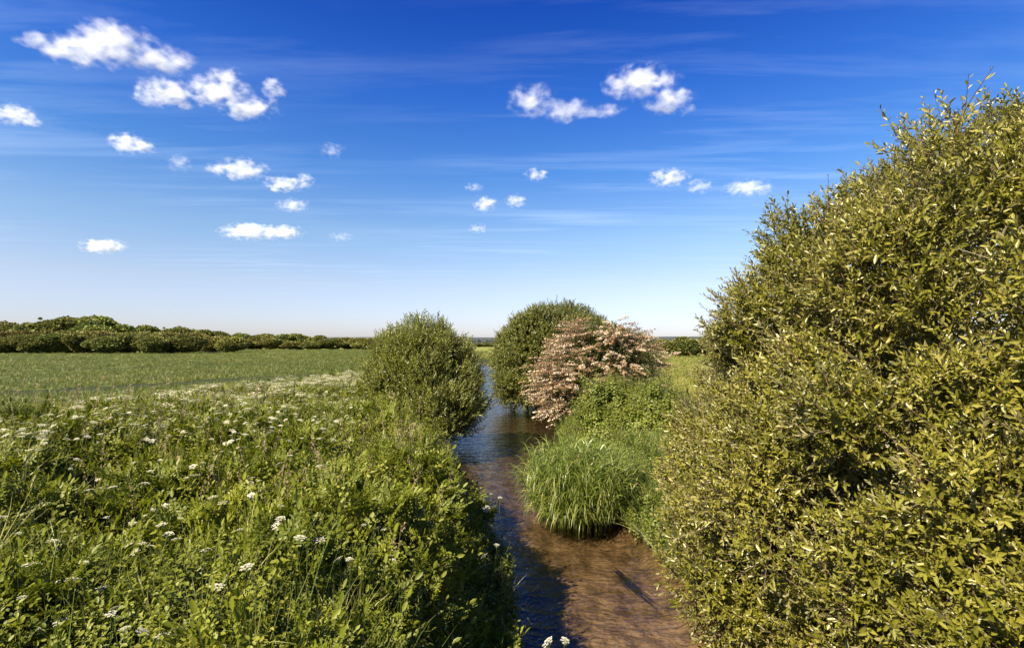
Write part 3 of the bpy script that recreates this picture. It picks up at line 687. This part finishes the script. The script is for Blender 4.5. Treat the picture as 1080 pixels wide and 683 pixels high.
FP = {'tree': [far_proto('hedgerow_tree', 'tree', 'tree', 9, 7000, .05) for _ in range(3)],
      'scrub': [far_proto('scrub_bush', 'bush', 'scrub', 8, 5000, .06) for _ in range(3)],
      'dark': [far_proto('hedge_bush', 'bush', 'darkhedge', 8, 5000, .055) for _ in range(3)]}
_fu = set()
def far(kind, px, ytop, wpx, Y, label, group, j=0, dz=0.):
    lst = FP[kind]; i = random.randrange(len(lst)); o = lst[i]
    x, y, zt = at(px, ytop, Y); gz = float(ground_z(x, Y)) - .1; H = (zt - gz) * 1.0; W = wpx / F * Y
    args = ((x, Y, gz), random.random() * 6.283, (W * 1.05, W * 1.05, H))
    if (kind, i) in _fu: c = copy_thing(o, *args)
    else: _fu.add((kind, i)); c = o; c.location, c.rotation_euler, c.scale = args[0], (0, 0, args[1]), args[2]
    c['label'] = label; c['group'] = group
GA = 'tall trees behind the field hedge'
for px, yt, w, Y, lab in ((4, 337, 34, 150, 'very dark tree cut by the left edge of the picture, behind the hedge'), (28, 339, 22, 175, 'small pale blue-green tree between the dark edge tree and the broad tree'),
                          (56, 332, 56, 135, 'broad bright green tree, second tallest in the far hedge'), (106, 332, 62, 138, 'broad olive domed tree right of the bright green one behind the hedge'),
                          (152, 342, 34, 160, 'small dark tree right of the olive domed tree'), (180, 343, 36, 165, 'ragged pale tree near the end of the dark front hedge')):
    far('tree', px, yt, w, Y, lab, GA)
for px, yt, w in ((205, 346, 30), (228, 347, 36), (252, 350, 26), (276, 351, 34), (312, 351, 46), (338, 353, 26), (372, 355, 30), (392, 356, 30), (408, 357, 30)):
    far('tree', px, yt, w, 190 + random.uniform(-8, 8), 'small rounded tree in the distant line along the back of the field', 'distant trees along the back of the field')
x = -60
while x < 212:
    w = random.uniform(24, 38); far('dark', x, 351 + random.uniform(-2, 3) + (2.5 if x > 150 else 0), w, 104 + random.uniform(-2, 4), 'thick dark green hedge bush in the front row at the far side of the field', 'front hedge bushes'); x += w * .55
x = -40
while x < 250:
    w = random.uniform(24, 40); far('scrub', x, 348 + random.uniform(-2, 3) + max(0, (x - 120) * .03), w, 118 + random.uniform(-3, 5), 'brownish scrub bush showing above the dark front hedge', 'scrub bushes above the front hedge'); x += w * .6
x = 196
while x < 420:
    w = random.uniform(18, 32); far('scrub' if random.random() < .75 else 'dark', x, 357 + random.uniform(-2.5, 2) + (x - 200) * .006, w, 165 + random.uniform(-5, 5), 'low olive scrub bush at the foot of the distant tree line', 'scrub bushes below the distant tree line'); x += w * .62
for px, yt, w, Y, k, lab in ((720, 354, 44, 95, 'dark', 'rounded dark olive bush standing alone in the right meadow'), (752, 356, 40, 100, 'scrub', 'pale scrub bush partly behind the huge sallow at the meadow end'),
                             (697, 356, 20, 120, 'scrub', 'small bush just right of the hawthorn top on the horizon'), (676, 357, 24, 125, 'dark', 'low bush behind the hawthorn at the meadow end'), (790, 350, 50, 110, 'dark', 'hedge bush hidden behind the huge sallow')):
    far(k, px, yt, w, Y, lab, 'meadow bushes')
x = 440
while x < 700:
    w = random.uniform(9, 15); far('dark', x, 361.2 + random.uniform(-.6, .8), w, 300 + random.uniform(-8, 8), 'tiny dark hedge bush on the horizon between the stream bushes', 'horizon hedge bushes'); x += w * .55
# hills on the horizon with far-off woodland
def hills():
    g = Geo(); xs = np.linspace(-1800, 2600, 90); ys = np.linspace(1300, 2400, 14); X, Y = np.meshgrid(xs, ys)
    t = (Y - 1300) / 1100; Z = 1.0 + (17 + 9 * noise2(X * .003, Y * .002, 91) + 3 * noise2(X * .02, Y * .02, 92)) * np.sin(np.pi * np.clip(t, 0, 1)) - 3 * (t <= 0)
    g.add(np.stack([X, Y, Z], -1), grid_quads(90, 14)); return g.build('hills', M['hazewood'], smooth=True)
tag(hills(), kind='structure')
def far_wood():
    g = Geo(); n = 16000; X = rng.uniform(-700, 1100, n); Y = rng.uniform(1150, 1240, n); Z = 1.5 + rng.random(n) * (6 + 6 * noise2(X * .02, Y * .02, 95)); v, q = leaf(1, .9)
    g.scatter((v, q, np.zeros((0, 3), int), np.full(6, .5)), np.stack([X, Y, Z], -1), frames(rdir(n)), rng.uniform(2, 4, n), (rng.random(n) - .5) * .8); return g.build('distant_woods', M['hazewood'])
tag(far_wood(), 'strip of distant woodland tinted grey-blue for haze on the horizon', 'woods', kind='stuff')

# a trailing weed under the water
def weed():
    p = (2.0, 9.9, -.2); e = empty('water_weed', p, 'dark streamer of water weed trailing under the surface near the huge sallow', 'water weed'); g = Geo()
    for i in range(22):
        a = random.gauss(0, .05); blade(g, (random.uniform(-.06, .06), random.uniform(-.2, .2), random.uniform(-.03, .05)), (.32 + a, -1, .0), random.uniform(.6, 1.5), .016, random.uniform(-.03, .03), random.random() * .3, 5, random.uniform(-.5, .5))
    g.build('streamers', M['weed'], e)
M['weed'] = leaf_mat('weed_strand', [(0, (.012, .014, .008)), (1, (.03, .032, .014))], trans=(.03, .035, .01), tfac=.1)
weed()

# ------------------------------------------------------------------ clouds
SUN_AZ, SUN_EL = R(-136), R(43)
def cloud(label, lumps, alt=950., dens=1.0, wisp=.5, seed=0.):
    """lumps: (px, py, half width, half height) in photo pixels: gives the direction; the cloud floats at the altitude of its layer"""
    cx = sum(l[0] for l in lumps) / len(lumps); cy = sum(l[1] for l in lumps) / len(lumps)
    d = np.array(ray(cx, cy)); dist = alt / d[2]; C = d * dist + np.array([0, 0, CAMZ]); k = dist * d[1]
    right = np.array([1, 0, 0]); upv = np.array([0, 0, 1.]); e = []
    for (px, py, hw, hh) in lumps:
        dd = np.array(ray(px, py)); p = dd * (C[1] / dd[1]) + np.array([0, 0, CAMZ]) - C; sx = hw / F * k; sz = hh / F * k
        e.append((p + np.array([0, random.uniform(-.3, .3) * sz, 0]), (sx, .5 * (sx + sz) * .8, sz)))
    import bmesh
    bm = bmesh.new()
    for p, r in e:
        ret = bmesh.ops.create_icosphere(bm, subdivisions=4, radius=1.0)
        for v in ret['verts']:
            n_ = .10 * math.sin(v.co.x * 5 + seed) * math.sin(v.co.y * 4.3 + seed * 2) + .08 * math.sin(v.co.z * 6 + v.co.x * 7 + seed)
            q = v.co * (1.12 + n_); v.co = Vector((q.x * r[0] + p[0], q.y * r[1] + p[1], q.z * r[2] + p[2]))
    me = bpy.data.meshes.new('cloud'); bm.to_mesh(me); bm.free()
    o = bpy.data.objects.new('cloud', me); COL.objects.link(o); o.location = C
    if len(e) > 1:
        md = o.modifiers.new('r', 'REMESH'); md.mode = 'VOXEL'; md.voxel_size = max(6., min(r[2] for _, r in e) * .22)
        dg = bpy.context.evaluated_depsgraph_get(); m2 = bpy.data.meshes.new_from_object(o.evaluated_get(dg)); o.modifiers.clear(); o.data = m2; m2.name = 'cloud'
    m, nt, out = new_mat('cloud_vapour'); L = nt.links.new
    tc = nt.nodes.new('ShaderNodeTexCoord'); best = None
    s0 = max(r[2] for _, r in e); sm = max(r[0] for _, r in e)
    mp = nt.nodes.new('ShaderNodeMapping'); mp.inputs['Scale'].default_value = (1 / (s0 * 1.5), 1 / (s0 * 1.5), 1 / s0); mp.inputs['Location'].default_value = (seed * 3.7, seed * 1.3, seed)
    L(tc.outputs['Object'], mp.inputs[0])
    nz = nt.nodes.new('ShaderNodeTexNoise'); nz.inputs['Scale'].default_value = 2.1; nz.inputs['Detail'].default_value = 6; nz.inputs['Roughness'].default_value = .56; L(mp.outputs[0], nz.inputs['Vector'])
    for p, r in e:
        vm = nt.nodes.new('ShaderNodeVectorMath'); vm.operation = 'SUBTRACT'; L(tc.outputs['Object'], vm.inputs[0]); vm.inputs[1].default_value = tuple(p)
        v2 = nt.nodes.new('ShaderNodeVectorMath'); v2.operation = 'DIVIDE'; L(vm.outputs[0], v2.inputs[0]); v2.inputs[1].default_value = tuple(r)
        v3 = nt.nodes.new('ShaderNodeVectorMath'); v3.operation = 'LENGTH'; L(v2.outputs[0], v3.inputs[0])
        f = math_n(nt, 'SUBTRACT', 1.0, v3.outputs['Value']); best = f if best is None else math_n(nt, 'SMOOTH_MAX', best, f, .15)
    # soft falloff from the lumps, torn by the noise
    dn = math_n(nt, 'MULTIPLY_ADD', math_n(nt, 'SUBTRACT', nz.outputs[0], .5), 3.2 * (.7 + wisp), math_n(nt, 'MULTIPLY_ADD', best, 1.05, -.10), clamp=True)
    dn = math_n(nt, 'POWER', dn, 1.7)
    edge = math_n(nt, 'MULTIPLY_ADD', best, 3.0, .45, clamp=True)
    dn = math_n(nt, 'MULTIPLY', dn, edge)
    vo = nt.nodes.new('ShaderNodeVolumePrincipled'); vo.inputs['Color'].default_value = (.90, .915, .95, 1); vo.inputs['Anisotropy'].default_value = .0
    L(math_n(nt, 'MULTIPLY', dn, dens * min(1., dens + .1) * 3.6 / (s0 * 2)), vo.inputs['Density']); L(vo.outputs[0], out.inputs['Volume'])
    o.data.materials.clear(); o.data.materials.append(m)
    try: m.cycles.homogeneous_volume = False
    except Exception: pass
    tag(o, label, 'cloud', 'small fair-weather clouds')
CL = [('largest long white cloud near the upper left corner', [(78, 50, 42, 20), (122, 50, 50, 24), (168, 62, 36, 17), (40, 43, 26, 9)], 1.1, .35),
      ('ragged white cloud hanging just below the largest one', [(180, 101, 40, 16), (228, 97, 40, 17), (262, 114, 34, 13), (240, 82, 20, 12), (287, 92, 14, 14)], .9, .55),
      ('white cloud cut off by the left edge of the picture', [(10, 119, 26, 12), (32, 127, 14, 8)], .8, .5),
      ('small bright cloud right of the one cut by the left edge', [(132, 150, 20, 13), (152, 156, 18, 8)], .9, .4),
      ('tiny faint puff beneath the ragged cloud', [(190, 172, 14, 11)], .4, .7),
      ('small cloud highest of the three stepping down to the right', [(254, 178, 30, 13), (228, 178, 14, 8)], .85, .5),
      ('small cloud in the middle of the three stepping clouds', [(300, 195, 24, 10), (320, 190, 12, 9)], .75, .55),
      ('small cloud lowest of the three stepping clouds', [(308, 216, 20, 8)], .6, .6),
      ('flat long white cloud low above the field', [(262, 244, 34, 10), (296, 245, 28, 9)], 1.0, .3),
      ('small flat cloud low at far left above the hedge', [(110, 260, 26, 9)], 1.0, .3),
      ('faint wisp of cloud right of the ragged cloud', [(349, 158, 16, 9)], .35, .7),
      ('faint wisp right of the flat long cloud', [(360, 250, 16, 6)], .3, .7),
      ('ragged cloud left of the brightest one in the upper middle', [(562, 106, 28, 20), (598, 118, 32, 13), (640, 118, 22, 8)], .8, .55),
      ('brightest rounded cloud in the upper middle', [(676, 88, 42, 19), (706, 108, 32, 15), (652, 92, 20, 12)], 1.0, .4),
      ('small faint cloud below the ragged middle cloud', [(566, 184, 15, 8)], .6, .5),
      ('small round cloud, left of a close pair over the willow bush', [(511, 215, 15, 10)], .85, .35),
      ('small round cloud, right of a close pair over the stream', [(544, 212, 14, 8)], .7, .4),
      ('faint speck of cloud above the small round pair', [(500, 197, 12, 5)], .4, .6),
      ('faint speck of cloud below the small round pair', [(504, 241, 12, 6)], .45, .5),
      ('slanting small cloud left of the sallow bush', [(706, 187, 24, 11)], .8, .45),
      ('little torn cloud between two slanting clouds', [(738, 196, 16, 9)], .5, .6),
      ('streaky slanting cloud nearest to the sallow bush', [(788, 199, 30, 10)], .65, .5)]
for i, (lab, l, dn, wp) in enumerate(CL): cloud(lab, l, dens=dn, wisp=wp, seed=i * 1.37 + .4)

# ------------------------------------------------------------------ world, sun, camera
w = bpy.data.worlds.new('World'); scene.world = w; w.use_nodes = True; nt = w.node_tree; nt.nodes.clear(); L = nt.links.new
out = nt.nodes.new('ShaderNodeOutputWorld'); bg = nt.nodes.new('ShaderNodeBackground'); bg.inputs[1].default_value = .08
sky = nt.nodes.new('ShaderNodeTexSky'); sky.sky_type = 'NISHITA'; sky.sun_disc = False; sky.sun_elevation = SUN_EL; sky.sun_rotation = SUN_AZ
sky.air_density = 1.0; sky.dust_density = .6; sky.ozone_density = 2.0
tc = nt.nodes.new('ShaderNodeTexCoord'); sp = nt.nodes.new('ShaderNodeSeparateXYZ'); L(tc.outputs['Generated'], sp.inputs[0])
pol = ramp(nt, [(0, (0.534, 0.534, 0.695)), (0.047, (0.561, 0.545, 0.695)), (0.111, (0.615, 0.561, 0.625)), (0.2, (0.513, 0.577, 0.652)), (0.317, (0.240, 0.449, 0.716)), (0.436, (0.115, 0.326, 0.748)), (0.56, (0.045, 0.203, 0.673))]); L(sp.outputs['Z'], pol.inputs[0])
col = mix_col(nt, 1.0, sky.outputs[0], pol.outputs[0], 'MULTIPLY')
# thin high cirrus: a layer at altitude, so streaks converge towards the horizon
zz = math_n(nt, 'MAXIMUM', sp.outputs['Z'], .03)
cb = nt.nodes.new('ShaderNodeCombineXYZ'); L(math_n(nt, 'DIVIDE', sp.outputs['X'], zz), cb.inputs[0]); L(math_n(nt, 'DIVIDE', sp.outputs['Y'], zz), cb.inputs[1])
mp = nt.nodes.new('ShaderNodeMapping'); mp.inputs['Rotation'].default_value = (0, 0, R(-12)); mp.inputs['Scale'].default_value = (.32, 2.1, 1); L(cb.outputs[0], mp.inputs[0])
n1 = nt.nodes.new('ShaderNodeTexNoise'); n1.inputs['Scale'].default_value = 1.5; n1.inputs['Detail'].default_value = 6; n1.inputs['Roughness'].default_value = .6; n1.inputs['Distortion'].default_value = .35; L(mp.outputs[0], n1.inputs['Vector'])
n2 = nt.nodes.new('ShaderNodeTexNoise'); n2.inputs['Scale'].default_value = .35; n2.inputs['Detail'].default_value = 2; L(cb.outputs[0], n2.inputs['Vector'])
ci = math_n(nt, 'MULTIPLY', math_n(nt, 'MULTIPLY_ADD', n1.outputs[0], 3.2, -1.5, clamp=True), math_n(nt, 'MULTIPLY_ADD', n2.outputs[0], 3.0, -1.1, clamp=True))
ci = math_n(nt, 'MULTIPLY', ci, math_n(nt, 'MULTIPLY_ADD', sp.outputs['Z'], 8, -.5, clamp=True))
col = mix_col(nt, math_n(nt, 'MULTIPLY', ci, .30), col, (5.2, 6.0, 6.9))
L(col, bg.inputs[0]); L(bg.outputs[0], out.inputs[0])

sd = bpy.data.lights.new('sun', 'SUN'); sd.energy = 5.0; sd.angle = R(.5); sd.color = (1.0, .88, .66); so = bpy.data.objects.new('sun', sd); COL.objects.link(so)
dirv = Vector((math.sin(SUN_AZ) * math.cos(SUN_EL), math.cos(SUN_AZ) * math.cos(SUN_EL), math.sin(SUN_EL)))
so.rotation_euler = dirv.to_track_quat('Z', 'Y').to_euler(); so.location = (-20, 0, 30)

cd = bpy.data.cameras.new('camera'); cd.lens = 18; cd.sensor_width = 36; cd.clip_start = .1; cd.clip_end = 20000
co = bpy.data.objects.new('camera', cd); COL.objects.link(co); co.location = (0, 0, CAMZ); co.rotation_euler = (R(90) + PITCH, 0, 0); scene.camera = co

scene.render.engine = 'CYCLES'
cy = scene.cycles; cy.max_bounces = 12; cy.diffuse_bounces = 3; cy.glossy_bounces = 3; cy.transmission_bounces = 4; cy.transparent_max_bounces = 8; cy.volume_bounces = 10; cy.volume_step_rate = .5; cy.volume_max_steps = 400
cy.use_denoising = True; cy.caustics_reflective = False; cy.caustics_refractive = False; cy.sample_clamp_indirect = 6
scene.view_settings.view_transform = 'Standard'; scene.view_settings.look = 'None'; scene.view_settings.exposure = 1.7; scene.view_settings.gamma = 1
